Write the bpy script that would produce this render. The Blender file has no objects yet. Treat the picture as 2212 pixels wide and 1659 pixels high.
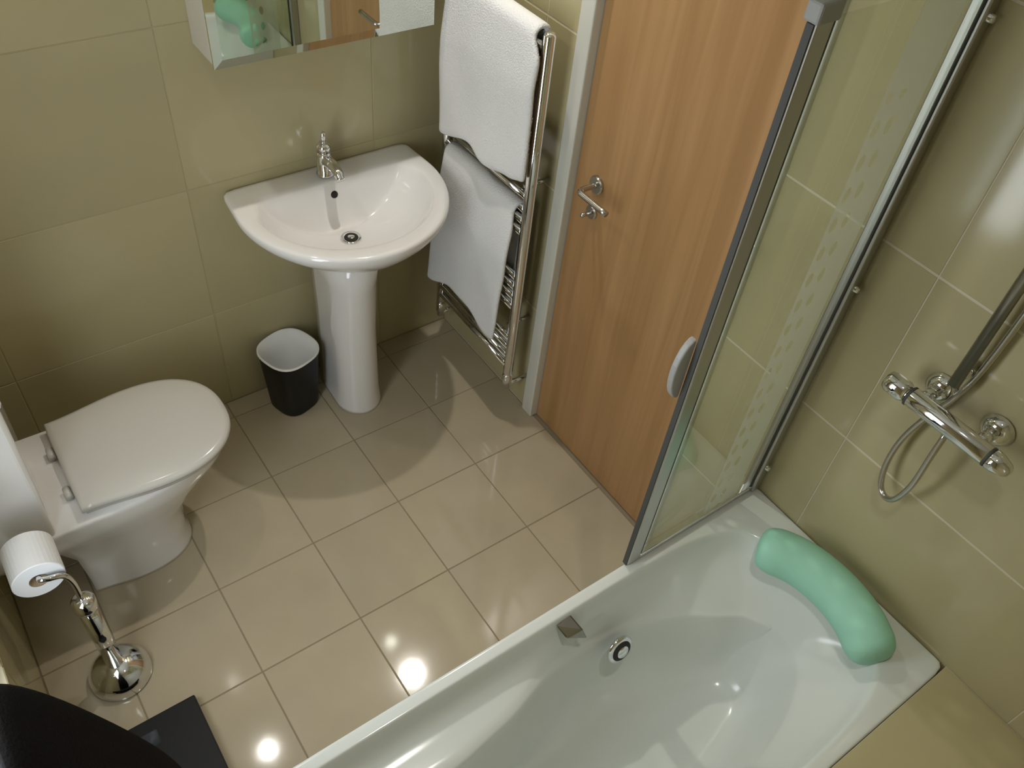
import bpy, bmesh, math, random
from mathutils import Vector, Matrix, noise
random.seed(7)
sc = bpy.context.scene
COL = sc.collection
PI = math.pi

# ------------------------------------------------------------------ camera
cam_d = bpy.data.cameras.new('camera')
cam = bpy.data.objects.new('camera', cam_d)
COL.objects.link(cam)
RIGHT = (0.812954, -0.5752754, 0.0903545)
DOWN = (-0.3673868, -0.6270605, -0.686893)
FWD = (0.4518104, 0.5252174, -0.72112)
CAM = (-1.4181, -2.1091, 2.3)
cam.matrix_world = Matrix((
    (RIGHT[0], -DOWN[0], -FWD[0], CAM[0]),
    (RIGHT[1], -DOWN[1], -FWD[1], CAM[1]),
    (RIGHT[2], -DOWN[2], -FWD[2], CAM[2]),
    (0, 0, 0, 1)))
cam_d.sensor_fit = 'HORIZONTAL'
cam_d.sensor_width = 36.0
cam_d.lens = 30.18
cam_d.clip_start = 0.02
sc.camera = cam

# ------------------------------------------------------------------ world, exposure
w = bpy.data.worlds.new('world')
sc.world = w
w.use_nodes = True
w.node_tree.nodes['Background'].inputs[0].default_value = (0.6, 0.75, 1.0, 1)
w.node_tree.nodes['Background'].inputs[1].default_value = 0.3
sc.view_settings.view_transform = 'Standard'
sc.view_settings.look = 'None'
sc.view_settings.gamma = 1.0
sc.view_settings.use_curve_mapping = False
sc.view_settings.exposure = 0.05
try:
    sc.cycles.use_denoising = True
    sc.cycles.max_bounces = 7
    sc.cycles.diffuse_bounces = 4
    sc.cycles.glossy_bounces = 4
    sc.cycles.transmission_bounces = 4
    sc.cycles.transparent_max_bounces = 10
    sc.cycles.caustics_reflective = False
    sc.cycles.caustics_refractive = False
    sc.cycles.use_adaptive_sampling = True
    sc.cycles.adaptive_threshold = 0.02
    sc.cycles.sample_clamp_indirect = 8.0
except Exception:
    pass

LAMP_W = 27.0          # each ceiling downlight
LAMP_COL = (1.0, 0.955, 0.89)
CEIL = 2.4
XL, YF = -1.69, -2.45   # left wall plane, front wall plane (right wall x=0, back wall y=0)
LAMPS = [(-0.29, -0.27, 1.24, 150, 0.6), (-1.13, -0.22, 0.30, 150, 0.6), (-0.78, -1.92, 0.85, 80, 1.0)]    # x, y, power, beam angle, edge softness

# ------------------------------------------------------------------ materials
MATS = {}
def mat(name, col, rough=0.5, metal=0.0, spec=0.5, coat=0.0, noise_amt=0.0, nscale=6.0, bump=0.0, bscale=60.0,
        emit=None, emit_s=0.0, rnd=0.0):
    if name in MATS:
        return MATS[name]
    m = bpy.data.materials.new(name)
    m.use_nodes = True
    nt = m.node_tree
    b = nt.nodes['Principled BSDF']
    b.inputs['Base Color'].default_value = (*col, 1)
    b.inputs['Roughness'].default_value = rough
    b.inputs['Metallic'].default_value = metal
    b.inputs['Specular IOR Level'].default_value = spec
    b.inputs['Coat Weight'].default_value = coat
    b.inputs['Coat Roughness'].default_value = 0.05
    tc = nt.nodes.new('ShaderNodeTexCoord')
    if noise_amt > 0 or rnd > 0:
        n = nt.nodes.new('ShaderNodeTexNoise')
        n.inputs['Scale'].default_value = nscale
        n.inputs['Detail'].default_value = 5
        oi = nt.nodes.new('ShaderNodeObjectInfo')
        add = nt.nodes.new('ShaderNodeVectorMath'); add.operation = 'ADD'
        sca = nt.nodes.new('ShaderNodeVectorMath'); sca.operation = 'SCALE'
        sca.inputs['Scale'].default_value = 1.0
        comb = nt.nodes.new('ShaderNodeCombineXYZ')
        mul = nt.nodes.new('ShaderNodeMath'); mul.operation = 'MULTIPLY'; mul.inputs[1].default_value = 31.0
        nt.links.new(oi.outputs['Random'], mul.inputs[0])
        for k in range(3):
            nt.links.new(mul.outputs[0], comb.inputs[k])
        nt.links.new(tc.outputs['Object'], add.inputs[0])
        nt.links.new(comb.outputs[0], add.inputs[1])
        nt.links.new(add.outputs[0], n.inputs['Vector'])
        mr = nt.nodes.new('ShaderNodeMapRange')
        mr.inputs['From Min'].default_value = 0.3; mr.inputs['From Max'].default_value = 0.7
        mr.inputs['To Min'].default_value = 1 - noise_amt; mr.inputs['To Max'].default_value = 1 + noise_amt
        nt.links.new(n.outputs['Fac'], mr.inputs['Value'])
        mr2 = nt.nodes.new('ShaderNodeMapRange')
        mr2.inputs['To Min'].default_value = 1 - rnd; mr2.inputs['To Max'].default_value = 1 + rnd
        nt.links.new(oi.outputs['Random'], mr2.inputs['Value'])
        mm = nt.nodes.new('ShaderNodeMath'); mm.operation = 'MULTIPLY'
        nt.links.new(mr.outputs[0], mm.inputs[0]); nt.links.new(mr2.outputs[0], mm.inputs[1])
        vm = nt.nodes.new('ShaderNodeVectorMath'); vm.operation = 'SCALE'
        vm.inputs[0].default_value = col
        nt.links.new(mm.outputs[0], vm.inputs['Scale'])
        nt.links.new(vm.outputs[0], b.inputs['Base Color'])
    if bump > 0:
        n2 = nt.nodes.new('ShaderNodeTexNoise')
        n2.inputs['Scale'].default_value = bscale
        n2.inputs['Detail'].default_value = 4
        nt.links.new(tc.outputs['Object'], n2.inputs['Vector'])
        bp = nt.nodes.new('ShaderNodeBump')
        bp.inputs['Strength'].default_value = bump
        bp.inputs['Distance'].default_value = 0.01
        nt.links.new(n2.outputs['Fac'], bp.inputs['Height'])
        nt.links.new(bp.outputs[0], b.inputs['Normal'])
    if emit:
        b.inputs['Emission Color'].default_value = (*emit, 1)
        b.inputs['Emission Strength'].default_value = emit_s
    MATS[name] = m
    return m

WALL = mat('wall_tile', (0.44, 0.388, 0.222), rough=0.12, spec=0.5, noise_amt=0.05, nscale=3.0, rnd=0.02)
FLOOR = mat('floor_tile', (0.45, 0.385, 0.27), rough=0.08, spec=0.5, noise_amt=0.06, nscale=4.0, rnd=0.02, bump=0.012, bscale=9.0)
GROUT_W = mat('wall_grout', (0.60, 0.55, 0.42), rough=0.9, spec=0.2)
GROUT_B = mat('wall_grout_matching', (0.42, 0.365, 0.215), rough=0.9, spec=0.2)
GROUT_F = mat('floor_grout', (0.29, 0.235, 0.155), rough=0.9, spec=0.2)
PLASTER = mat('ceiling_paint', (0.80, 0.79, 0.75), rough=0.9, spec=0.2, bump=0.03, bscale=90)
CERAMIC = mat('white_ceramic', (0.80, 0.785, 0.77), rough=0.10, spec=0.5, coat=0.4)
ACRYLIC = mat('bath_acrylic', (0.66, 0.69, 0.655), rough=0.15, spec=0.5, coat=0.1)
SEATP = mat('seat_plastic', (0.57, 0.55, 0.505), rough=0.16, spec=0.5)
CHROME = mat('chrome', (0.78, 0.79, 0.80), rough=0.07, metal=1.0)
CHROME_B = mat('brushed_steel', (0.55, 0.53, 0.49), rough=0.25, metal=1.0)
ALU = mat('aluminium', (0.52, 0.51, 0.48), rough=0.38, metal=1.0)
SEAL = mat('dark_seal', (0.05, 0.05, 0.045), rough=0.6)
BLACK = mat('black_plastic', (0.007, 0.0075, 0.008), rough=0.4, spec=0.25)
HOLE = mat('dark_hole', (0.02, 0.018, 0.015), rough=0.8)
LINER = mat('bin_liner', (0.86, 0.86, 0.84), rough=0.45)
TOWEL = mat('towel_cotton', (0.80, 0.80, 0.80), rough=1.0, spec=0.05, bump=0.5, bscale=260.0)
PAPER = mat('toilet_paper', (0.82, 0.83, 0.85), rough=1.0, spec=0.05)
GRIP = mat('dull_chrome', (0.30, 0.29, 0.25), rough=0.22, metal=1.0)
MINT = mat('mint_foam', (0.33, 0.64, 0.49), rough=0.55, spec=0.3, bump=0.05, bscale=120)
WHITEPAINT = mat('white_gloss_paint', (0.62, 0.61, 0.54), rough=0.30)
FABRIC = mat('black_fabric', (0.005, 0.004, 0.004), rough=0.9, spec=0.1, bump=0.4, bscale=180)
SMOKE = mat('grey_plastic', (0.32, 0.32, 0.31), rough=0.35)
MIRROR = mat('mirror_silver', (0.80, 0.83, 0.76), rough=0.015, metal=1.0)
CABINET = mat('cabinet_board', (0.60, 0.58, 0.52), rough=0.4)

def wood(name, c1, c2, along):
    m = bpy.data.materials.new(name); m.use_nodes = True
    nt = m.node_tree; b = nt.nodes['Principled BSDF']
    tc = nt.nodes.new('ShaderNodeTexCoord')
    mp = nt.nodes.new('ShaderNodeMapping')
    s = [26.0, 26.0, 26.0]; s[along] = 1.1
    mp.inputs['Scale'].default_value = s
    nt.links.new(tc.outputs['Object'], mp.inputs['Vector'])
    n = nt.nodes.new('ShaderNodeTexNoise'); n.inputs['Scale'].default_value = 1.0
    n.inputs['Detail'].default_value = 6; n.inputs['Distortion'].default_value = 0.6
    nt.links.new(mp.outputs[0], n.inputs['Vector'])
    r = nt.nodes.new('ShaderNodeValToRGB')
    r.color_ramp.elements[0].position = 0.3; r.color_ramp.elements[0].color = (*c1, 1)
    r.color_ramp.elements[1].position = 0.72; r.color_ramp.elements[1].color = (*c2, 1)
    nt.links.new(n.outputs['Fac'], r.inputs[0])
    nt.links.new(r.outputs[0], b.inputs['Base Color'])
    b.inputs['Roughness'].default_value = 0.42
    return m
OAK = wood('oak_veneer', (0.335, 0.182, 0.070), (0.44, 0.255, 0.110), 2)

def glass_mat():
    m = bpy.data.materials.new('screen_glass'); m.use_nodes = True
    nt = m.node_tree; nt.nodes.clear()
    out = nt.nodes.new('ShaderNodeOutputMaterial')
    mix = nt.nodes.new('ShaderNodeMixShader')
    fr = nt.nodes.new('ShaderNodeFresnel'); ge = nt.nodes.new('ShaderNodeNewGeometry')
    mr = nt.nodes.new('ShaderNodeMapRange')      # same reflectance from both faces of the pane
    mr.inputs['To Min'].default_value = 1.52; mr.inputs['To Max'].default_value = 1 / 1.52
    nt.links.new(ge.outputs['Backfacing'], mr.inputs['Value'])
    nt.links.new(mr.outputs[0], fr.inputs['IOR'])
    tr = nt.nodes.new('ShaderNodeBsdfTransparent'); tr.inputs[0].default_value = (0.95, 0.975, 0.94, 1)
    gl = nt.nodes.new('ShaderNodeBsdfGlossy'); gl.inputs['Roughness'].default_value = 0.0
    nt.links.new(fr.outputs[0], mix.inputs[0])
    nt.links.new(tr.outputs[0], mix.inputs[1]); nt.links.new(gl.outputs[0], mix.inputs[2])
    nt.links.new(mix.outputs[0], out.inputs[0])
    return m
GLASS = glass_mat()

def frost_mat():
    """etched band with two columns of clear ovals (printed on the pane)"""
    m = bpy.data.materials.new('etched_band'); m.use_nodes = True
    nt = m.node_tree; nt.nodes.clear()
    N = nt.nodes.new; L = nt.links.new
    out = N('ShaderNodeOutputMaterial'); mix = N('ShaderNodeMixShader')
    tr = N('ShaderNodeBsdfTransparent')
    df = N('ShaderNodeBsdfDiffuse'); df.inputs[0].default_value = (0.78, 0.82, 0.77, 1)
    tl = N('ShaderNodeBsdfTranslucent'); tl.inputs[0].default_value = (0.78, 0.82, 0.77, 1)
    mx2 = N('ShaderNodeMixShader'); mx2.inputs[0].default_value = 0.45
    L(df.outputs[0], mx2.inputs[1]); L(tl.outputs[0], mx2.inputs[2])
    tc = N('ShaderNodeTexCoord'); sp = N('ShaderNodeSeparateXYZ'); L(tc.outputs['Object'], sp.inputs[0])
    def math_(op, a, b=None):
        n = N('ShaderNodeMath'); n.operation = op
        for i, v in enumerate((a, b)):
            if v is None: continue
            if isinstance(v, (int, float)): n.inputs[i].default_value = v
            else: L(v, n.inputs[i])
        return n.outputs[0]
    x, z = sp.outputs[0], sp.outputs[2]       # x from left edge of the band, z from its foot
    pz = math_('SUBTRACT', math_('MODULO', math_('ADD', z, 0.6), 0.062), 0.031)
    def col(cx):
        dx = math_('DIVIDE', math_('SUBTRACT', x, cx), 0.0085)
        dz = math_('DIVIDE', pz, 0.0165)
        return math_('LESS_THAN', math_('ADD', math_('MULTIPLY', dx, dx), math_('MULTIPLY', dz, dz)), 1.0)
    dots = math_('MAXIMUM', col(0.018), col(0.052))
    dots = math_('MULTIPLY', dots, math_('LESS_THAN', z, 1.105))
    op = math_('MULTIPLY', math_('SUBTRACT', 1.0, dots), 0.60)
    L(op, mix.inputs[0]); L(tr.outputs[0], mix.inputs[1]); L(mx2.outputs[0], mix.inputs[2])
    L(mix.outputs[0], out.inputs[0])
    return m
FROST = frost_mat()

def emit_mat(name, col, s):
    m = bpy.data.materials.new(name); m.use_nodes = True
    nt = m.node_tree; nt.nodes.clear()
    o = nt.nodes.new('ShaderNodeOutputMaterial'); e = nt.nodes.new('ShaderNodeEmission')
    e.inputs[0].default_value = (*col, 1); e.inputs[1].default_value = s
    nt.links.new(e.outputs[0], o.inputs[0])
    return m
BULB = emit_mat('lamp_bulb', LAMP_COL, 25.0)
DAYLIGHT = emit_mat('daylit_frosted_glass', (0.88, 0.95, 1.0), 7.2)

# ------------------------------------------------------------------ mesh helpers
def obj(name, bm, m, parent=None, smooth=False, subsurf=0, bevel=0.0):
    """links bm (world coordinates) as one mesh object; under a parent its vertices are kept relative to it"""
    if parent is not None:
        off = Vector(parent.location)
        if parent.parent is not None:
            off = off + Vector(parent.parent.location)
        for v in bm.verts:
            v.co -= off
    me = bpy.data.meshes.new(name)
    bmesh.ops.recalc_face_normals(bm, faces=bm.faces[:])
    bm.to_mesh(me); bm.free()
    me.materials.append(m)
    if smooth:
        for p in me.polygons:
            p.use_smooth = True
    o = bpy.data.objects.new(name, me)
    COL.objects.link(o)
    if parent is not None:
        o.parent = parent
    if bevel > 0:
        md = o.modifiers.new('bevel', 'BEVEL'); md.width = bevel; md.segments = 2; md.limit_method = 'ANGLE'
    if subsurf:
        md = o.modifiers.new('subsurf', 'SUBSURF'); md.levels = subsurf; md.render_levels = subsurf
    return o

def auto_smooth(o, ang=40):
    for e in o.data.edges:
        pass
    try:
        o.data.set_sharp_from_angle(angle=math.radians(ang))
    except Exception:
        pass
    return o

def thing(name, label, cat, loc, group=None):
    o = bpy.data.objects.new(name, None)
    o.empty_display_size = 0.05
    o.location = loc
    COL.objects.link(o)
    o['label'] = label; o['category'] = cat
    if group: o['group'] = group
    return o

def tag(o, label, cat, group=None):
    o['label'] = label; o['category'] = cat
    if group: o['group'] = group
    return o

def add_box(bm, x0, x1, y0, y1, z0, z1):
    vs = [bm.verts.new((x, y, z)) for x in (x0, x1) for y in (y0, y1) for z in (z0, z1)]
    for f in ((0, 1, 3, 2), (4, 6, 7, 5), (0, 4, 5, 1), (2, 3, 7, 6), (0, 2, 6, 4), (1, 5, 7, 3)):
        bm.faces.new([vs[i] for i in f])
    return bm

def box(x0, x1, y0, y1, z0, z1):
    return add_box(bmesh.new(), x0, x1, y0, y1, z0, z1)

def frame_of(d):
    d = d.normalized()
    up = Vector((0, 0, 1)) if abs(d.z) < 0.95 else Vector((1, 0, 0))
    a = d.cross(up).normalized()
    return a, a.cross(d).normalized()

def add_tube(bm, pts, r, n=12, cap=True):
    pts = [Vector(p) for p in pts]
    rs = r if isinstance(r, (list, tuple)) else [r] * len(pts)
    rings = []
    a = None
    for i, p in enumerate(pts):
        d = (pts[min(i + 1, len(pts) - 1)] - pts[max(i - 1, 0)]).normalized()
        if a is None:
            a, b = frame_of(d)
        else:
            a = (a - d * a.dot(d)).normalized(); b = a.cross(d).normalized()
        rings.append([bm.verts.new(p + (a * math.cos(2 * PI * k / n) + b * math.sin(2 * PI * k / n)) * rs[i]) for k in range(n)])
    for r0, r1 in zip(rings, rings[1:]):
        for k in range(n):
            bm.faces.new((r0[k], r0[(k + 1) % n], r1[(k + 1) % n], r1[k]))
    if cap:
        bm.faces.new(rings[0][::-1]); bm.faces.new(rings[-1])
    return bm

def tube(pts, r, n=12, cap=True):
    return add_tube(bmesh.new(), pts, r, n, cap)

def spline(pts, k=8):
    """Catmull-Rom through pts"""
    P = [Vector(p) for p in pts]
    P = [P[0] * 2 - P[1]] + P + [P[-1] * 2 - P[-2]]
    out = []
    for i in range(1, len(P) - 2):
        for j in range(k):
            t = j / k
            out.append(0.5 * ((2 * P[i]) + (P[i + 1] - P[i - 1]) * t + (2 * P[i - 1] - 5 * P[i] + 4 * P[i + 1] - P[i + 2]) * t * t
                              + (3 * P[i] - P[i - 1] - 3 * P[i + 1] + P[i + 2]) * t ** 3))
    out.append(P[-2])
    return out

def lathe(profile, origin, axis=(0, 0, 1), n=28):
    """profile: (radius, distance along axis)"""
    bm = bmesh.new()
    ax = Vector(axis).normalized(); a, b = frame_of(ax); o = Vector(origin)
    rings = []
    for r, h in profile:
        if r < 1e-6:
            rings.append([bm.verts.new(o + ax * h)])
        else:
            rings.append([bm.verts.new(o + ax * h + (a * math.cos(2 * PI * k / n) + b * math.sin(2 * PI * k / n)) * r) for k in range(n)])
    for r0, r1 in zip(rings, rings[1:]):
        for k in range(n):
            k2 = (k + 1) % n
            if len(r0) == 1 and len(r1) == 1: continue
            if len(r0) == 1: bm.faces.new((r0[0], r1[k2], r1[k]))
            elif len(r1) == 1: bm.faces.new((r0[k], r0[k2], r1[0]))
            else: bm.faces.new((r0[k], r0[k2], r1[k2], r1[k]))
    return bm

def loft(rings, cap0=True, cap1=True):
    bm = bmesh.new()
    R = [[bm.verts.new(p) for p in r] for r in rings]
    n = len(R[0])
    for r0, r1 in zip(R, R[1:]):
        for k in range(n):
            bm.faces.new((r0[k], r0[(k + 1) % n], r1[(k + 1) % n], r1[k]))
    if cap0: bm.faces.new(R[0][::-1])
    if cap1: bm.faces.new(R[-1])
    return bm

def bevelled_box_mesh(name, sx, sy, sz, r, m):
    bm = bmesh.new()
    add_box(bm, -sx / 2, sx / 2, -sy / 2, sy / 2, -sz / 2, sz / 2)
    bmesh.ops.bevel(bm, geom=bm.edges[:], offset=r, segments=1, affect='EDGES')
    bmesh.ops.recalc_face_normals(bm, faces=bm.faces[:])
    me = bpy.data.meshes.new(name); bm.to_mesh(me); bm.free()
    me.materials.append(m)
    return me

TILE_CACHE = {}
def tile(parent, x0, x1, y0, y1, z0, z1, m):
    key = (round(x1 - x0, 4), round(y1 - y0, 4), round(z1 - z0, 4), m.name)
    if key not in TILE_CACHE:
        TILE_CACHE[key] = bevelled_box_mesh('tile', x1 - x0, y1 - y0, z1 - z0, 0.0012, m)
    o = bpy.data.objects.new('tile', TILE_CACHE[key])
    o.location = ((x0 + x1) / 2, (y0 + y1) / 2, (z0 + z1) / 2)
    COL.objects.link(o); o.parent = parent
    return o

def struct(name, bm, m, **k):
    o = obj(name, bm, m, **k); o['kind'] = 'structure'
    return o

def cuts(lo, hi, first, pitch):
    """joint positions from lo to hi on the grid first + k*pitch"""
    k = math.ceil((lo - first) / pitch - 1e-6)
    out = [lo]
    while first + k * pitch < hi - 1e-6:
        p = first + k * pitch
        if p > lo + 1e-3: out.append(p)
        k += 1
    out.append(hi)
    return out

# ------------------------------------------------------------------ room shell
G = 0.0016      # half joint
TH = 0.008      # tile thickness
floor = struct('floor', box(XL - 0.1, 0.1, YF - 0.1, 0.1, -0.12, -0.0022), GROUT_F)
xs = cuts(XL, 0.0, 0.0, 0.3); ys = cuts(-1.50, 0.0, -0.075, 0.3)
for i in range(len(xs) - 1):
    for j in range(len(ys) - 1):
        if xs[i + 1] - xs[i] < 0.02 or ys[j + 1] - ys[j] < 0.02: continue
        tile(floor, xs[i] + G, xs[i + 1] - G, ys[j] + G, ys[j + 1] - G, -0.0095, 0.0, FLOOR)
ceiling = struct('ceiling', box(XL - 0.1, 0.1, YF - 0.1, 0.1, CEIL, CEIL + 0.1), PLASTER)

wall_back = struct('wall_back', box(XL - 0.1, 0.1, 0.0012, 0.12, -0.0022, CEIL), GROUT_B)
xs = cuts(XL, -0.001, -0.29, 0.585); zs = cuts(0.0005, CEIL, 0.866, 0.46)
for i in range(len(xs) - 1):
    for j in range(len(zs) - 1):
        tile(wall_back, xs[i] + G, xs[i + 1] - G, 0.0, TH, zs[j] + G, zs[j + 1] - G, WALL)

# right wall with the door opening
DY0, DY1, DZ = -0.600, -1.182, 2.02      # leaf edges, leaf head
bm = box(0.0008, 0.12, DY0 + 0.02, 0.0, -0.0022, CEIL)
add_box(bm, 0.0008, 0.12, YF - 0.1, DY1 - 0.02, -0.0022, CEIL)
add_box(bm, 0.0008, 0.12, DY1 - 0.02, DY0 + 0.02, DZ + 0.02, CEIL)
wall_right = struct('wall_right', bm, GROUT_W)
ys = cuts(YF, 0.0, -1.61, 0.6); zs = cuts(0.0005, CEIL, 0.911, 0.46)
def cut_tile(y0, y1, z0, z1):
    if y1 - y0 > 0.02 and z1 - z0 > 0.02:
        tile(wall_right, 0.0, TH, y0 + 0.0008, y1 - 0.0008, z0 + 0.0022, z1 - 0.0022, WALL)
for i in range(len(ys) - 1):
    for j in range(len(zs) - 1):
        y0, y1, z0, z1 = ys[i], ys[i + 1], zs[j], zs[j + 1]
        o0, o1 = DY1 - 0.045, DY0 + 0.03
        if y1 <= o0 or y0 >= o1 or z0 >= DZ + 0.03:
            cut_tile(y0, y1, z0, z1); continue
        cut_tile(y0, min(y1, o0), z0, z1); cut_tile(max(y0, o1), y1, z0, z1)
        if z1 > DZ + 0.03:
            cut_tile(max(y0, o0), min(y1, o1), DZ + 0.03, z1)

# left wall with a small frosted window, front wall
WY0, WY1, WZ0, WZ1 = -1.45, -0.92, 0.50, 1.95
bm = box(XL - 0.12, XL - 0.0022, WY1, 0.0, -0.0022, CEIL)
add_box(bm, XL - 0.12, XL - 0.0022, YF - 0.1, WY0, -0.0022, CEIL)
add_box(bm, XL - 0.12, XL - 0.0022, WY0, WY1, -0.0022, WZ0)
add_box(bm, XL - 0.12, XL - 0.0022, WY0, WY1, WZ1, CEIL)
wall_left = struct('wall_left', bm, GROUT_W)
ys = [YF, -1.92, WY0, WY1, -0.49, 0.0]; zs = [0.0005, WZ0, 0.98, 1.47, WZ1, CEIL]
for i in range(len(ys) - 1):
    for j in range(len(zs) - 1):
        if ys[i] == WY0 and 1 <= j <= 3: continue
        tile(wall_left, XL - TH, XL, ys[i] + G, ys[i + 1] - G, zs[j] + G, zs[j + 1] - G, WALL)
win = bpy.data.objects.new('window_1', None); COL.objects.link(win); win['kind'] = 'structure'
win.location = (XL - 0.04, (WY0 + WY1) / 2, WZ0)
f = 0.035
bm = box(XL - 0.06, XL - 0.02, WY0, WY0 + f, WZ0, WZ1)
add_box(bm, XL - 0.06, XL - 0.02, WY1 - f, WY1, WZ0, WZ1)
add_box(bm, XL - 0.06, XL - 0.02, WY0 + f, WY1 - f, WZ0, WZ0 + f)
add_box(bm, XL - 0.06, XL - 0.02, WY0 + f, WY1 - f, WZ1 - f, WZ1)
obj('window_frame', bm, WHITEPAINT, win)
obj('pane', box(XL - 0.046, XL - 0.040, WY0 + f, WY1 - f, WZ0 + f, WZ1 - f), DAYLIGHT, win)

wall_front = struct('wall_front', box(XL - 0.1, 0.1, YF - 0.1, YF - 0.0022, -0.0022, CEIL), GROUT_W)
xs = cuts(XL, -0.001, -0.29, 0.585); zs = cuts(0.0005, CEIL, 0.58, 0.46)
for i in range(len(xs) - 1):
    for j in range(len(zs) - 1):
        if zs[j] < 0.57: continue
        tile(wall_front, xs[i] + G, xs[i + 1] - G, YF - TH, YF, zs[j] + G, zs[j + 1] - G, WALL)

# tiled ledge behind the bath
TY0, TY1, RIM = -2.055, -1.465, 0.58
ledge = struct('trim_2', box(XL, 0.0, YF, TY0 - 0.0005, 0.0, RIM - 0.0022), GROUT_W)
xs = cuts(XL, -0.001, -0.42, 0.6)
for i in range(len(xs) - 1):
    tile(ledge, xs[i] + G, xs[i + 1] - G, YF + G, TY0 - 0.0008, RIM - 0.010, RIM, WALL)

# door, lining and architrave
door = bpy.data.objects.new('door_1', None); COL.objects.link(door); door['kind'] = 'structure'
door.location = (0.02, (DY0 + DY1) / 2, 0.0)
obj('door_leaf', box(0.012, 0.052, DY1 + 0.002, DY0 - 0.002, 0.004, DZ - 0.002), OAK, door, bevel=0.0015)
trim = struct('trim_1', box(-0.016, 0.060, DY0, DY0 + 0.052, 0.0005, DZ + 0.052), WHITEPAINT, bevel=0.004)
tr2 = obj('architrave', box(-0.016, 0.060, DY1 - 0.052, DY1, 0.0005, DZ + 0.052), WHITEPAINT, trim, bevel=0.004)
tr3 = obj('architrave', box(-0.016, 0.060, DY1, DY0, DZ, DZ + 0.052), WHITEPAINT, trim, bevel=0.004)
# lever handle on a round rose
HY, HZ = -0.690, 1.022
hd = obj('handle', lathe([(0, 0), (0.026, 0), (0.026, 0.007), (0.023, 0.010), (0, 0.010)], (0.012, HY, HZ), (-1, 0, 0)), CHROME_B, door, smooth=True)
auto_smooth(hd)
obj('lever', tube(spline([(0.004, HY, HZ), (-0.040, HY, HZ), (-0.054, HY - 0.008, HZ), (-0.056, HY - 0.03, HZ), (-0.056, HY - 0.118, HZ)], 5), 0.0085), CHROME_B, hd, smooth=True)
tt = obj('thumb_turn', lathe([(0, 0), (0.021, 0), (0.021, 0.006), (0.018, 0.009), (0, 0.009)], (0.012, HY, HZ - 0.088), (-1, 0, 0)), CHROME_B, door, smooth=True)
auto_smooth(tt)
obj('turn_knob', tube([(0.004, HY, HZ - 0.088), (-0.026, HY, HZ - 0.088), (-0.030, HY, HZ - 0.088)], [0.006, 0.007, 0.003]), CHROME_B, tt, smooth=True)

# ------------------------------------------------------------------ ceiling downlights
names = ['round recessed ceiling spotlight nearest the washbasin corner', 'round recessed ceiling spotlight above the toilet',
         'round recessed ceiling spotlight above the bathtub']
for (lx, ly, k, beam, blend), nm in zip(LAMPS, names):
    t = thing('ceiling_spotlight', nm, 'ceiling light', (lx, ly, CEIL), 'recessed ceiling spotlights')
    o = obj('rim', lathe([(0.036, -0.001), (0.045, -0.001), (0.045, -0.006), (0.036, -0.008), (0.033, -0.004), (0.033, -0.001)], (lx, ly, CEIL)), CHROME, t, smooth=True)
    obj('bulb', lathe([(0, -0.0065), (0.026, -0.0055), (0.031, -0.002), (0.031, -0.001)], (lx, ly, CEIL)), BULB, t, smooth=True)
    ld = bpy.data.lights.new('spotlight_lamp', 'SPOT')
    ld.energy = LAMP_W * k; ld.color = LAMP_COL; ld.spot_size = math.radians(beam); ld.spot_blend = blend
    ld.shadow_soft_size = 0.022
    lo = bpy.data.objects.new('spotlight_lamp', ld); COL.objects.link(lo)
    lo.parent = t; lo.location = (0, 0, -0.04)

# ------------------------------------------------------------------ washbasin
BX = -0.485
def dring(cx, yb, ym, a, yf, z, ab=None):
    """D outline: straight back at yb, sides to ym, half ellipse to yf"""
    ab = ab if ab is not None else a
    pts = []
    for k in range(10):                       # back, right to left
        pts.append((cx + ab - 2 * ab * k / 10, yb, z))
    for k in range(5):
        t = k / 5
        pts.append((cx - ab + (ab - a) * t, yb + (ym - yb) * t, z))
    for k in range(36):
        t = PI * k / 36
        pts.append((cx - a * math.cos(t), ym - (ym - yf) * math.sin(t), z))
    for k in range(5):
        t = k / 5
        pts.append((cx + a + (ab - a) * t, ym + (yb - ym) * t, z))
    return pts
basin = thing('washbasin', 'white ceramic pedestal washbasin against the back wall', 'washbasin', (BX, -0.2, 0))
rings = [dring(BX, -0.004, -0.10, 0.085, -0.30, 0.655, 0.085),
         dring(BX, -0.004, -0.12, 0.150, -0.36, 0.690, 0.150),
         dring(BX, -0.004, -0.14, 0.245, -0.430, 0.745, 0.235),
         dring(BX, -0.004, -0.15, 0.295, -0.464, 0.785, 0.285),
         dring(BX, -0.004, -0.15, 0.312, -0.478, 0.808, 0.300),
         dring(BX, -0.004, -0.15, 0.315, -0.482, 0.824, 0.303),
         dring(BX, -0.004, -0.15, 0.311, -0.478, 0.834, 0.300),
         dring(BX, -0.006, -0.15, 0.302, -0.470, 0.837, 0.294),
         dring(BX, -0.086, -0.17, 0.268, -0.430, 0.837, 0.235),
         dring(BX, -0.094, -0.17, 0.260, -0.422, 0.832, 0.226),
         dring(BX, -0.103, -0.17, 0.250, -0.410, 0.810, 0.214),
         dring(BX, -0.118, -0.175, 0.218, -0.375, 0.755, 0.180),
         dring(BX, -0.140, -0.19, 0.150, -0.310, 0.712, 0.115),
         dring(BX, -0.165, -0.20, 0.060, -0.245, 0.700, 0.045),
         dring(BX, -0.185, -0.20, 0.022, -0.222, 0.698, 0.020)]
obj('bowl', loft(rings), CERAMIC, basin, smooth=True, subsurf=1)
def ped(a, yf, z):
    return dring(BX - 0.008, -0.06, -0.20, a, yf, z, a * 0.92)
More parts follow.
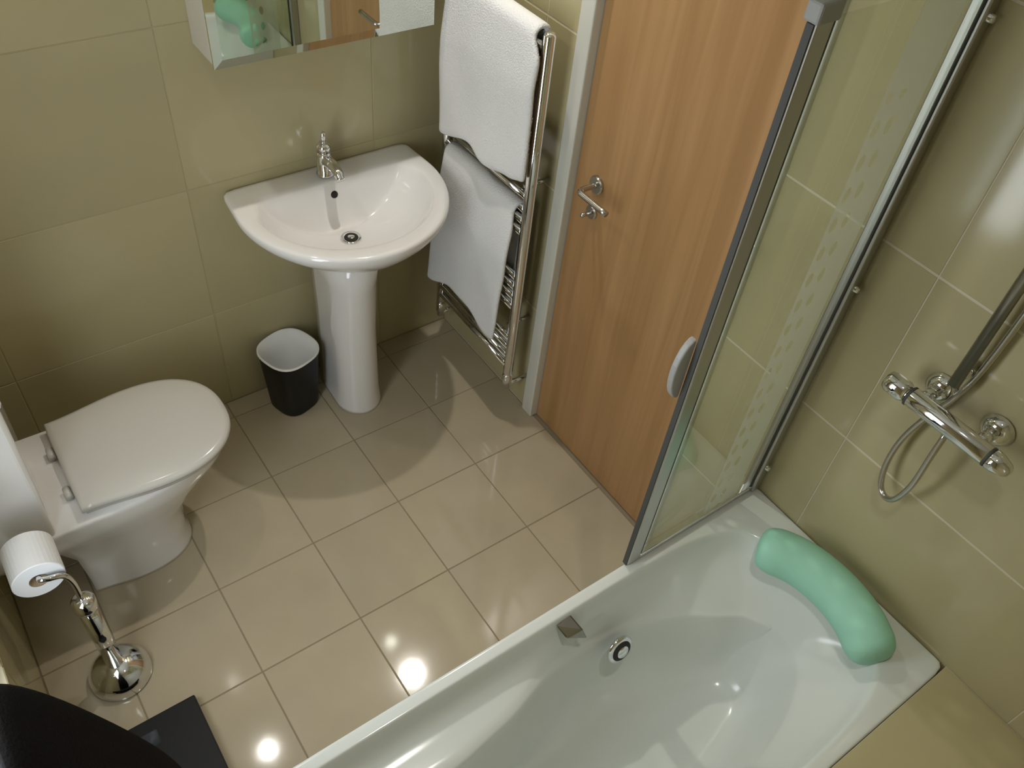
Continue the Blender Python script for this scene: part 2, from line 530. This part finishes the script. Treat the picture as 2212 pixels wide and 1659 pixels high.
obj('pedestal', loft([ped(0.080, -0.290, 0.0), ped(0.079, -0.289, 0.012), ped(0.075, -0.280, 0.08), ped(0.072, -0.278, 0.35), ped(0.077, -0.290, 0.55), ped(0.088, -0.318, 0.69)]),
    CERAMIC, basin, smooth=True)
dr = obj('drain', lathe([(0.0, 0.006), (0.010, 0.005), (0.014, 0.000), (0.020, 0.001), (0.029, 0.004), (0.031, 0.001), (0.030, -0.004)], (BX, -0.203, 0.700)), CHROME, basin, smooth=True)
obj('drain_hole', lathe([(0.0, 0.0048), (0.019, 0.0042), (0.021, 0.002)], (BX, -0.203, 0.7005)), HOLE, dr, smooth=True)
obj('overflow_hole', lathe([(0.0, 0.004), (0.010, 0.003), (0.0115, 0.0), (0.011, -0.004)], (BX, -0.1065, 0.795), (0, -1, 0.3)), HOLE, basin, smooth=True)

tap = thing('basin_mixer_tap', 'small chrome lever mixer tap on the washbasin', 'tap', (BX, -0.055, 0.837))
obj('tap_body', lathe([(0, 0.0), (0.027, 0.0), (0.027, 0.006), (0.023, 0.010), (0.022, 0.065), (0.020, 0.075), (0, 0.078)], (BX, -0.055, 0.837)), CHROME, tap, smooth=True)
obj('spout', tube(spline([(BX, -0.050, 0.880), (BX, -0.095, 0.895), (BX, -0.135, 0.890), (BX, -0.158, 0.872)], 5), [0.017] * 8 + [0.015] * 5 + [0.013] * 3), CHROME, tap, smooth=True)
lv = obj('lever', lathe([(0, 0.078), (0.021, 0.079), (0.021, 0.095), (0.014, 0.104), (0, 0.106)], (BX, -0.055, 0.837)), CHROME, tap, smooth=True)
obj('lever_arm', tube([(BX - 0.002, -0.055, 0.930), (BX - 0.007, -0.070, 0.965), (BX - 0.010, -0.080, 0.988)], [0.008, 0.0085, 0.006]), CHROME, lv, smooth=True)

# ------------------------------------------------------------------ mirror cabinet
CX0, CX1, CZ0, CZ1, CD = -0.792, -0.176, 1.268, 2.20, 0.15
cab = thing('mirror_cabinet', 'mirror-fronted wall cabinet above the washbasin', 'cabinet', ((CX0 + CX1) / 2, 0.0, CZ0))
obj('cabinet_body', box(CX0 + 0.003, CX1 - 0.003, -CD + 0.024, -0.001, CZ0 + 0.004, CZ1), CABINET, cab, bevel=0.002)
def mirror_door(x0, x1, ang, hinge_left, bev=0.022):
    """bevelled mirror leaf, drawn about its hinge and turned by ang"""
    bm = bmesh.new()
    yb, y1, yf = 0.0, -0.009, -0.012
    z0, z1 = CZ0, CZ1
    o = [(x0, yb, z0), (x1, yb, z0), (x1, yb, z1), (x0, yb, z1)]
    a = [(x0, y1, z0), (x1, y1, z0), (x1, y1, z1), (x0, y1, z1)]
    b = [(x0 + bev, yf, z0 + bev), (x1 - bev, yf, z0 + bev), (x1 - bev, yf, z1 - bev), (x0 + bev, yf, z1 - bev)]
    V = [[bm.verts.new(p) for p in r] for r in (o, a, b)]
    for r0, r1 in zip(V, V[1:]):
        for k in range(4):
            bm.faces.new((r0[k], r0[(k + 1) % 4], r1[(k + 1) % 4], r1[k]))
    bm.faces.new(V[0][::-1]); bm.faces.new(V[2])
    hx = x0 if hinge_left else x1
    rot = Matrix.Rotation(ang, 3, 'Z')
    for v in bm.verts:
        p = rot @ Vector((v.co.x - hx, v.co.y, v.co.z))
        v.co = (p.x + hx, p.y - CD + 0.012, p.z)
    return bm
obj('mirror_door', mirror_door(CX0, CX1, 0.0, True), MIRROR, cab)

# ------------------------------------------------------------------ towel radiator
RX = -0.088
RY0, RY1 = -0.533, -0.103
rad = thing('towel_radiator', 'tall chrome ladder towel radiator beside the door', 'radiator', (RX, (RY0 + RY1) / 2, 0.0))
for y in (RY0, RY1):
    obj('upright', tube([(RX, y, 0.205), (RX, y, 0.21), (RX, y, 1.385), (RX, y, 1.392)], [0.014, 0.017, 0.017, 0.012], 14), CHROME, rad, smooth=True)
for z in (0.245, 0.285, 0.325, 0.365, 0.50, 0.54, 0.58, 0.62, 0.79, 0.83, 0.87, 0.915, 1.06, 1.10, 1.14, 1.27, 1.31, 1.35):
    obj('rail', tube([(RX - 0.004, RY0, z), (RX - 0.004, RY1, z)], 0.011, 10), CHROME, rad, smooth=True)
for y in (RY0, RY1):
    for z in (0.405, 0.935):
        obj('bracket', tube([(-0.001, y + 0.03 * (1 if y < -0.3 else -1), z), (RX, y + 0.03 * (1 if y < -0.3 else -1), z)], 0.008, 8), CHROME, rad, smooth=True)
    v = obj('valve', lathe([(0, 0), (0.013, 0), (0.013, 0.02), (0.018, 0.024), (0.018, 0.058), (0.014, 0.064), (0, 0.066)], (RX, y, 0.139)), CHROME, rad, smooth=True)
    obj('feed_pipe', tube([(RX, y, 0.150), (RX + 0.04, y, 0.150), (-0.001, y, 0.150)], 0.0085, 10), CHROME, v, smooth=True)

# ------------------------------------------------------------------ towels
def drape(name, label, y0, y1, rail_z, bottom, back_z, seed, xf=0.036, thick=0.016, taper=None):
    """cloth folded over a rail: back sheet up, over the rail, front sheet down to bottom(u)"""
    NU, NF = 22, 26
    bm = bmesh.new()
    grid = []
    for i in range(NU + 1):
        u = i / NU
        zb = bottom(u)
        row = []
        path = []
        for k in range(6):
            path.append((0.023, back_z + (rail_z - back_z) * k / 6))
        for k in range(7):
            a = PI * k / 6
            path.append((0.024 * math.cos(a), rail_z + 0.024 * math.sin(a)))
        for k in range(1, NF + 1):
            t = k / NF
            path.append((-0.024 - (xf - 0.024) * min(1, t * 3), rail_z + (zb - rail_z) * t))
        for (dx, z) in path:
            t = max(0, (rail_z - z) / max(1e-3, rail_z - zb))
            yy0, yy1 = (taper(t if dx < 0 else 0.0) if taper else (y0, y1))
            y = yy0 + (yy1 - yy0) * u
            rip = 0.003 * math.sin(u * 9.0 + seed) * t + 0.009 * noise.noise((u * 3 + seed, z * 5, dx * 4)) * (0.3 + t)
            row.append(bm.verts.new((RX - 0.004 + dx + (rip if dx < 0 else 0), y + 0.006 * noise.noise((z * 7, seed, u)), z)))
        grid.append(row)
    for a, b in zip(grid, grid[1:]):
        for k in range(len(a) - 1):
            bm.faces.new((a[k], a[k + 1], b[k + 1], b[k]))
    o = obj(name, bm, TOWEL, None, smooth=True)
    md = o.modifiers.new('thickness', 'SOLIDIFY'); md.thickness = thick; md.offset = 0.0
    md = o.modifiers.new('soft', 'SUBSURF'); md.levels = 1; md.render_levels = 1
    tag(o, label, 'towel', 'white bath towels')
    return o
def lerp_table(tab):
    def f(u):
        for (u0, v0), (u1, v1) in zip(tab, tab[1:]):
            if u <= u1:
                t = (u - u0) / (u1 - u0); t = t * t * (3 - 2 * t)
                return v0 + (v1 - v0) * t
        return tab[-1][1]
    return f
drape('bath_towel', 'white towel hanging over the top rails of the towel radiator', -0.522, -0.115, 1.375,
      lerp_table([(0, 0.985), (0.15, 0.965), (0.42, 0.945), (0.60, 0.965), (1, 0.915)]), 1.02, 1.3, taper=lambda t: (-0.512 - 0.034 * min(1, t * 8), -0.115))
drape('bath_towel', 'white towel hanging low on the towel radiator, below another towel', -0.49, -0.115, 0.855,
      lerp_table([(0, 0.355), (0.10, 0.345), (0.40, 0.385), (0.65, 0.385), (1, 0.335)]), 0.45, 4.1, xf=0.046,
      taper=lambda t: (-0.505 - 0.02 * min(1, t * 8) + 0.025 * t, -0.135 + 0.045 * t))

# ------------------------------------------------------------------ waste bin
bn = thing('waste_bin', 'small black waste bin with white lining beside the pedestal', 'bin', (-0.69, -0.105, 0))
def rsq(cx, cy, h, n, z, N=48, rot=0.3):
    pts = []
    for k in range(N):
        t = 2 * PI * k / N
        c, s = math.cos(t), math.sin(t)
        r = h * (abs(c) ** n + abs(s) ** n) ** (-1 / n)
        pts.append((cx + r * math.cos(t + rot), cy + r * math.sin(t + rot), z))
    return pts
bxc, byc = -0.69, -0.105
obj('bin_body', loft([rsq(bxc, byc, 0.070, 3, 0.0), rsq(bxc, byc, 0.073, 3, 0.004), rsq(bxc, byc, 0.090, 2.7, 0.245), rsq(bxc, byc, 0.092, 2.7, 0.250), rsq(bxc, byc, 0.089, 2.7, 0.250), rsq(bxc, byc, 0.072, 3, 0.01)]),
    BLACK, bn, smooth=True)
obj('liner', loft([rsq(bxc, byc, 0.0935, 2.7, 0.246), rsq(bxc, byc, 0.0930, 2.7, 0.2525), rsq(bxc, byc, 0.0885, 2.7, 0.2525), rsq(bxc, byc, 0.082, 2.6, 0.18), rsq(bxc, byc, 0.073, 2.4, 0.09), rsq(bxc, byc, 0.03, 2, 0.075)], cap0=False),
    LINER, bn, smooth=True)

# ------------------------------------------------------------------ toilet
TYC = -0.397
toilet = thing('toilet', 'white close-coupled toilet with closed lid against the left wall', 'toilet', (-1.40, TYC, 0))
def tring(xb, xf, hb, h, z, xm=None, n=2.2):
    """toilet outline: back at xb (half width hb), widening to h, rounded nose at xf"""
    xm = xm if xm is not None else xb + (xf - xb) * 0.45
    pts = []
    for k in range(8):
        pts.append((xb, TYC - hb + 2 * hb * k / 8, z))
    for k in range(8):
        t = k / 8; s = t * t * (3 - 2 * t)
        pts.append((xb + (xm - xb) * t, TYC + hb + (h - hb) * s, z))
    for k in range(32):
        t = PI / 2 - PI * k / 32
        c, s = math.cos(t), math.sin(t)
        pts.append((xm + (xf - xm) * abs(c) ** (2 / n), TYC + h * math.copysign(abs(s) ** (2 / n), s), z))
    for k in range(8):
        t = k / 8; s = t * t * (3 - 2 * t)
        pts.append((xm + (xb - xm) * t, TYC - h + (h - hb) * s, z))
    return pts
obj('pan', loft([tring(-1.490, -1.185, 0.105, 0.125, 0.0, None, 2.5), tring(-1.492, -1.187, 0.104, 0.124, 0.012, None, 2.5), tring(-1.492, -1.197, 0.098, 0.116, 0.05, None, 2.5),
                 tring(-1.50, -1.185, 0.100, 0.120, 0.17, None, 2.4), tring(-1.53, -1.130, 0.120, 0.142, 0.25, None, 2.4), tring(-1.640, -1.060, 0.165, 0.165, 0.315, None, 2.3),
                 tring(-1.672, -1.026, 0.180, 0.176, 0.350, None, 2.3), tring(-1.672, -1.016, 0.183, 0.180, 0.385, None, 2.3), tring(-1.672, -1.014, 0.183, 0.181, 0.396, None, 2.3), tring(-1.668, -1.020, 0.179, 0.176, 0.402, None, 2.3)]),
    CERAMIC, toilet, smooth=True)
def lring(d, z):
    return tring(-1.441 + d, -1.004 - d, 0.166 - d, 0.187 - d, z, -1.225, 2.35)
st = obj('seat', loft([lring(0.016, 0.403), lring(0.010, 0.407), lring(0.009, 0.418), lring(0.012, 0.4215)]), SEATP, toilet, smooth=True)
obj('lid', loft([lring(0.008, 0.4225), lring(0.001, 0.425), lring(0.0, 0.434), lring(0.004, 0.441), lring(0.016, 0.4455), lring(0.08, 0.448), lring(0.14, 0.4485)]), SEATP, toilet, smooth=True)
for s in (-1, 1):
    obj('hinge', tube([(-1.452, TYC + s * 0.075 - 0.018, 0.415), (-1.452, TYC + s * 0.075 + 0.018, 0.415)], 0.010, 12), SEATP, toilet, smooth=True)
cs = obj('cistern', loft([rr for rr in [
    [(-1.675 + (x * 0.165), TYC + y * 0.175, 0.398) for x, y in ((0, -1), (0.96, -1), (1, -0.96), (1, 0.96), (0.96, 1), (0, 1))],
    [(-1.683 + (x * 0.185), TYC + y * 0.190, 0.875) for x, y in ((0, -1), (0.94, -1), (1, -0.94), (1, 0.94), (0.94, 1), (0, 1))]]]), CERAMIC, toilet, bevel=0.008)
cl = obj('cistern_lid', box(-1.686, -1.490, TYC - 0.197, TYC + 0.197, 0.877, 0.910), CERAMIC, toilet, bevel=0.010)
obj('flush_button', lathe([(0, 0.012), (0.018, 0.012), (0.021, 0.008), (0.024, 0.004), (0.024, 0.0)], (-1.585, TYC, 0.910)), CHROME, cl, smooth=True)

# ------------------------------------------------------------------ toilet roll stand
SX, SY = -1.515, -0.778
stand = thing('toilet_roll_stand', 'chrome free-standing toilet roll holder with round base', 'roll holder', (SX, SY, 0))
obj('base', lathe([(0, 0), (0.078, 0), (0.080, 0.008), (0.077, 0.026), (0.066, 0.048), (0.048, 0.066), (0.030, 0.076), (0.0, 0.080)], (SX, SY, 0)), CHROME, stand, smooth=True)
obj('pole', tube([(SX, SY, 0.06), (SX, SY, 0.36)], 0.0225, 20), CHROME, stand, smooth=True)
obj('collar', lathe([(0, 0.355), (0.026, 0.355), (0.028, 0.362), (0.028, 0.388), (0.020, 0.398), (0, 0.402)], (SX, SY, 0)), CHROME, stand, smooth=True)
obj('arm', tube(spline([(SX, SY, 0.39), (SX, SY, 0.47), (SX - 0.012, SY, 0.513), (SX - 0.045, SY, 0.527), (SX - 0.057, SY + 0.02, 0.527), (SX - 0.057, SY + 0.15, 0.527)], 6), 0.007, 10), CHROME, stand, smooth=True)
rc = Vector((SX - 0.057, SY + 0.012, 0.515))
roll = thing('toilet_roll', 'white toilet paper roll on the chrome stand', 'toilet roll', (rc.x, rc.y, rc.z - 0.055))
obj('paper', lathe([(0.021, 0), (0.021, 0.0), (0.054, 0.0), (0.056, 0.002), (0.056, 0.100), (0.054, 0.102), (0.021, 0.102)], rc, (0, 1, 0), 36), PAPER, roll, smooth=False)
obj('core', lathe([(0.0215, 0.001), (0.0195, 0.001), (0.0195, 0.101), (0.0215, 0.101)], rc, (0, 1, 0), 30), mat('cardboard', (0.35, 0.25, 0.15), 0.9), roll, smooth=True)

# ------------------------------------------------------------------ bathroom scale and bag
scl = thing('bathroom_scale', 'flat black square-cornered bathroom scale on the floor', 'scale', (-1.52, -1.08, 0))
obj('platform', box(-1.662, -1.377, -1.205, -0.953, 0.014, 0.036), BLACK, scl, bevel=0.004)
for fx in (-1.63, -1.41):
    for fy in (-1.175, -0.985):
        obj('foot', lathe([(0, 0), (0.014, 0), (0.015, 0.004), (0.015, 0.0145), (0, 0.0145)], (fx, fy, 0), n=14), BLACK, scl, smooth=True)
obj('display', box(-1.55, -1.49, -1.03, -0.99, 0.0355, 0.0368), mat('scale_display', (0.03, 0.035, 0.04), 0.1), scl)
def bag_ring(y, k):
    prof = [(-1.686, 0.0), (-1.47, 0.0), (-1.445, 0.10), (-1.455, 0.30), (-1.48, 0.46), (-1.525, 0.64), (-1.575, 0.82), (-1.63, 0.97), (-1.682, 1.00), (-1.688, 0.5)]
    cx, cz = -1.60, 0.40
    return [(max(-1.688, cx + (x - cx) * k), y, max(0.0, cz + (z - cz) * k)) for x, z in prof]
bag = obj('bag', loft([bag_ring(-1.215, 0.88), bag_ring(-1.235, 0.98), bag_ring(-1.30, 1.0), bag_ring(-1.38, 1.0), bag_ring(-1.435, 0.97), bag_ring(-1.455, 0.84)]), FABRIC, None, smooth=True, subsurf=2)
tag(bag, 'tall black fabric bag leaning against the left wall, in the near corner', 'bag')

# ------------------------------------------------------------------ bath
bath = thing('bathtub', 'white acrylic bathtub along the front of the room', 'bathtub', (-0.85, -1.76, 0))
YC = (TY0 + TY1) / 2
def bring(xmin, xmax, hw, n, z, yc=YC, N=160):
    cx, hx = (xmin + xmax) / 2, (xmax - xmin) / 2
    pts = []
    for k in range(N):
        t = 2 * PI * (k + 0.0) / N
        c, s = math.cos(t), math.sin(t)
        r = (abs(c) ** n + abs(s) ** n) ** (-1 / n) if n < 30 else 1 / max(abs(c), abs(s))
        pts.append((cx + hx * r * c, yc + hw * r * s, z))
    return pts
hwo = (TY1 - TY0) / 2
CREST = [(-1.56, 0.0), (-1.54, 0.07), (-1.48, 0.13), (-1.38, 0.160), (-1.20, 0.160), (-1.00, 0.156), (-0.84, 0.180), (-0.73, 0.216), (-0.62, 0.234), (-0.50, 0.228),
         (-0.40, 0.203), (-0.32, 0.168), (-0.262, 0.122), (-0.215, 0.100), (-0.185, 0.070), (-0.160, 0.0)]
def sm(t):
    t = min(1.0, max(0.0, t)); return t * t * (3 - 2 * t)
def crest_hw(x):
    for (x0, h0), (x1, h1) in zip(CREST, CREST[1:]):
        if x <= x1:
            t = max(0.0, (x - x0) / (x1 - x0)); return h0 + (h1 - h0) * t
    return 0.0
def crest_ring(d, z, back, xmin=-1.555, xmax=-0.152):
    """front side follows the moulded arm rest, back side a plain curve; d shrinks it"""
    pts = bring(xmin, xmax, back, 2.5, z)
    out = []
    for x, y, zz in pts:
        if y > YC:
            cx = (xmin + xmax) / 2
            f = min(1.0, (y - YC) / 0.03)
            h = crest_hw(x)
            h = sum(crest_hw(x + o) for o in (-0.02, -0.01, 0, 0.01, 0.02)) / 5
            zz += 0.065 * sm((-0.52 - x) / 0.28) * sm((zz - 0.20) / 0.2)
            y = YC + (y - YC) * (1 - f) + f * max(0.0, h - d)
        out.append((x, y, zz))
    return out
obj('tub_shell', loft([
    bring(XL + 0.002, -0.001, hwo, 99, 0.540), bring(XL + 0.002, -0.001, hwo, 99, 0.574), bring(XL + 0.004, -0.003, hwo - 0.002, 99, 0.5785), bring(XL + 0.008, -0.007, hwo - 0.006, 99, RIM),
    bring(XL + 0.012, -0.011, hwo - 0.010, 99, RIM), bring(-1.600, -0.100, hwo - 0.026, 6.4, RIM), bring(-1.597, -0.103, hwo - 0.029, 6.2, 0.5795), bring(-1.592, -0.108, hwo - 0.033, 5.8, 0.573), bring(-1.586, -0.114, hwo - 0.037, 5.4, 0.555),
    bring(-1.580, -0.120, hwo - 0.041, 4.8, 0.532), bring(-1.572, -0.130, hwo - 0.049, 3.9, 0.511),
    crest_ring(-0.004, 0.436, hwo - 0.076, -1.555, -0.160), crest_ring(0.001, 0.431, hwo - 0.078, -1.553, -0.162), crest_ring(0.011, 0.427, hwo - 0.080, -1.55, -0.164), crest_ring(0.015, 0.420, hwo - 0.082, -1.548, -0.166), crest_ring(0.020, 0.395, hwo - 0.090, -1.54, -0.172),
    crest_ring(0.032, 0.33, hwo - 0.110, -1.52, -0.190), crest_ring(0.046, 0.26, hwo - 0.130, -1.49, -0.215), bring(-1.45, -0.245, hwo - 0.155, 2.5, 0.218), bring(-1.40, -0.30, hwo - 0.180, 2.5, 0.202),
    bring(-1.2, -0.5, 0.05, 2.4, 0.196)], cap0=False), ACRYLIC, bath, smooth=True, subsurf=1)
obj('bath_panel', box(XL + 0.002, -0.001, TY1 - 0.024, TY1 - 0.012, 0.0, 0.539), ACRYLIC, bath, bevel=0.002)
gr = obj('hand_grip', loft([[(-0.676, -1.500, 0.566), (-0.632, -1.492, 0.570), (-0.624, -1.496, 0.515)],
                            [(-0.668, -1.534, 0.550), (-0.626, -1.540, 0.560), (-0.610, -1.548, 0.515)]]), GRIP, bath, bevel=0.004)
ov = obj('overflow', lathe([(0, 0.014), (0.014, 0.013), (0.018, 0.009), (0.027, 0.005), (0.034, 0.005), (0.038, 0.0), (0.038, -0.004), (0, -0.004)], (-0.525, -1.585, 0.43), (0, -1, 0.35)), CHROME, bath, smooth=True)
obj('overflow_slot', lathe([(0.0165, 0.0105), (0.027, 0.0062), (0.0275, 0.0045), (0.0165, 0.009)], (-0.525, -1.585, 0.43), (0, -1, 0.35)), HOLE, ov, smooth=True)

# bath pillow
pp = spline([(-0.150, -1.608, 0.602), (-0.103, -1.695, 0.606), (-0.090, -1.790, 0.607), (-0.104, -1.878, 0.606), (-0.145, -1.960, 0.602)], 7)
rr = []
n = len(pp)
for i in range(n):
    e = min(i, n - 1 - i)
    rr.append({0: 0.034, 1: 0.050, 2: 0.055}.get(e, 0.058))
bm = tube(pp, rr, 24)
for v in bm.verts:                       # rests flat where it lies on the rim
    if v.co.x > -0.125 and v.co.z < RIM + 0.003: v.co.z = RIM + 0.003
pil = obj('bath_pillow', bm, MINT, None, smooth=True, subsurf=1)
tag(pil, 'mint green curved bath pillow on the end rim of the bathtub', 'pillow')

# ------------------------------------------------------------------ shower screen
SYC = -1.467
SZ0, SZ1 = RIM, 1.862
FX = -0.446
scr = thing('shower_screen', 'hinged glass bath screen with aluminium frame on the bathtub rim', 'shower screen', (-0.22, SYC, RIM))
pane = obj('pane', box(FX + 0.018, -0.030, SYC - 0.003, SYC + 0.003, SZ0 + 0.018, SZ1), GLASS, scr)
bd = bpy.data.meshes.new('etched_band')
bm = bmesh.new()
vs = [bm.verts.new(p) for p in ((0, 0, 0), (0.118, 0, 0), (0.118, 0, SZ1 - SZ0 - 0.03), (0, 0, SZ1 - SZ0 - 0.03))]
bm.faces.new(vs); bm.to_mesh(bd); bm.free(); bd.materials.append(FROST)
band = bpy.data.objects.new('etched_band', bd); COL.objects.link(band)
band.parent = pane; band.location = Vector((-0.200, SYC - 0.0036, SZ0 + 0.022)) - Vector(scr.location)
band['label'] = 'etched white stripe with rows of clear ovals'
fr = obj('free_edge_profile', box(FX, FX + 0.036, SYC - 0.009, SYC + 0.009, SZ0 + 0.002, SZ1 + 0.004), ALU, scr, bevel=0.003)
obj('edge_seal', box(FX - 0.003, FX + 0.001, SYC - 0.006, SYC + 0.006, SZ0 + 0.002, SZ1), SEAL, fr)
obj('edge_seal', box(FX + 0.035, FX + 0.040, SYC - 0.0075, SYC + 0.0075, SZ0 + 0.010, SZ1), SEAL, fr)
obj('end_cap', box(FX - 0.006, FX + 0.042, SYC - 0.013, SYC + 0.013, SZ1 + 0.001, SZ1 + 0.030), SMOKE, fr, bevel=0.004)
bt = obj('bottom_rail', box(FX + 0.036, -0.028, SYC - 0.010, SYC + 0.010, SZ0 + 0.004, SZ0 + 0.020), CHROME, scr, bevel=0.003)
obj('bottom_seal', box(FX + 0.010, -0.028, SYC - 0.0045, SYC + 0.0045, SZ0 + 0.0005, SZ0 + 0.006), SEAL, bt)
obj('wall_profile', box(-0.030, -0.001, SYC - 0.016, SYC + 0.016, SZ0 + 0.002, SZ1 + 0.006), ALU, scr, bevel=0.003)
obj('hinge_tube', tube([(-0.031, SYC - 0.006, SZ0 + 0.004), (-0.031, SYC - 0.006, SZ1)], 0.0032, 12), SEAL, scr, smooth=True)
for z in (0.675, 1.255, 1.80):
    obj('screw_cap', lathe([(0, 0.010), (0.006, 0.009), (0.008, 0.0)], (-0.014, SYC - 0.016, z), (0, -1, 0), 14), CHROME, scr, smooth=True)
# half-moon pull on the outer face of the free edge
kn = []
for k in range(13):
    a = PI * k / 12
    kn.append((FX - 0.001 - 0.034 * math.sin(a), SYC, 1.225 - 0.075 * math.cos(a)))
obj('pull_knob', loft([[(x, SYC + 0.008, z) for x, _, z in kn], [(x, SYC + 0.022, z) for x, _, z in kn]]), SMOKE, scr, bevel=0.003)

# ------------------------------------------------------------------ shower mixer, riser, hose
VZ, VX = 1.183, -0.082
mx = thing('shower_mixer', 'chrome bar shower mixer valve on the tiled right wall', 'shower valve', (VX, -1.79, VZ))
obj('bar', tube([(VX, -1.702, VZ), (VX, -1.705, VZ), (VX, -1.872, VZ), (VX, -1.875, VZ)], [0.018, 0.020, 0.020, 0.018], 20), CHROME, mx, smooth=True)
obj('control_knob', lathe([(0.016, 0.0), (0.019, 0.003), (0.022, 0.010), (0.022, 0.040), (0.018, 0.048), (0, 0.050)], (VX, -1.700, VZ), (0, 1, 0)), CHROME, mx, smooth=True)
obj('control_knob', lathe([(0.017, 0.0), (0.021, 0.004), (0.020, 0.018), (0.014, 0.036), (0.009, 0.042), (0, 0.044)], (VX, -1.877, VZ), (0, -1, 0)), CHROME, mx, smooth=True)
for y in (-1.706, -1.700, -1.877, -1.871)[::2]:
    obj('joint_ring', lathe([(0.0195, -0.002), (0.0205, -0.001), (0.0205, 0.003), (0.0195, 0.004)], (VX, y, VZ), (0, 1, 0)), SEAL, mx, smooth=True)
for y in (-1.722, -1.845):
    r = obj('wall_rose', lathe([(0.0, 0.002), (0.032, 0.001), (0.033, 0.004), (0.024, 0.014), (0.015, 0.022), (0, 0.022)], (-0.0005, y, VZ - 0.005), (-1, 0, 0)), CHROME, mx, smooth=True)
    obj('union', tube([(-0.018, y, VZ - 0.004), (VX + 0.012, y, VZ)], 0.0125, 14), CHROME, r, smooth=True)
PIPE = mat('dull_pipe', (0.36, 0.34, 0.29), rough=0.3, metal=1.0)
riser = thing('shower_riser_rail', 'slim chrome riser rail above the shower valve', 'shower rail', (-0.045, -1.748, 1.24))
obj('rail', tube([(-0.045, -1.748, 1.235), (-0.045, -1.748, 2.05)], 0.011, 14), PIPE, riser, smooth=True)
for z in (1.26, 2.02):
    obj('rail_bracket', tube([(-0.001, -1.748, z), (-0.020, -1.748, z), (-0.045, -1.748, z)], [0.016, 0.012, 0.012], 14), CHROME, riser, smooth=True)
hs = obj('shower_hose', tube(spline([(VX, -1.795, VZ - 0.022), (VX, -1.796, 1.10), (-0.070, -1.795, 1.00), (-0.058, -1.782, 0.93), (-0.048, -1.762, 0.902), (-0.040, -1.738, 0.912), (-0.035, -1.722, 0.965), (-0.030, -1.720, 1.04), (-0.024, -1.735, 1.12), (-0.022, -1.762, 1.22), (-0.020, -1.772, 1.35), (-0.020, -1.775, 1.6), (-0.02, -1.775, 1.95)], 7), 0.0062, 10), CHROME_B, None, smooth=True)
tag(hs, 'flexible metal shower hose hanging in a loop below the valve', 'hose')
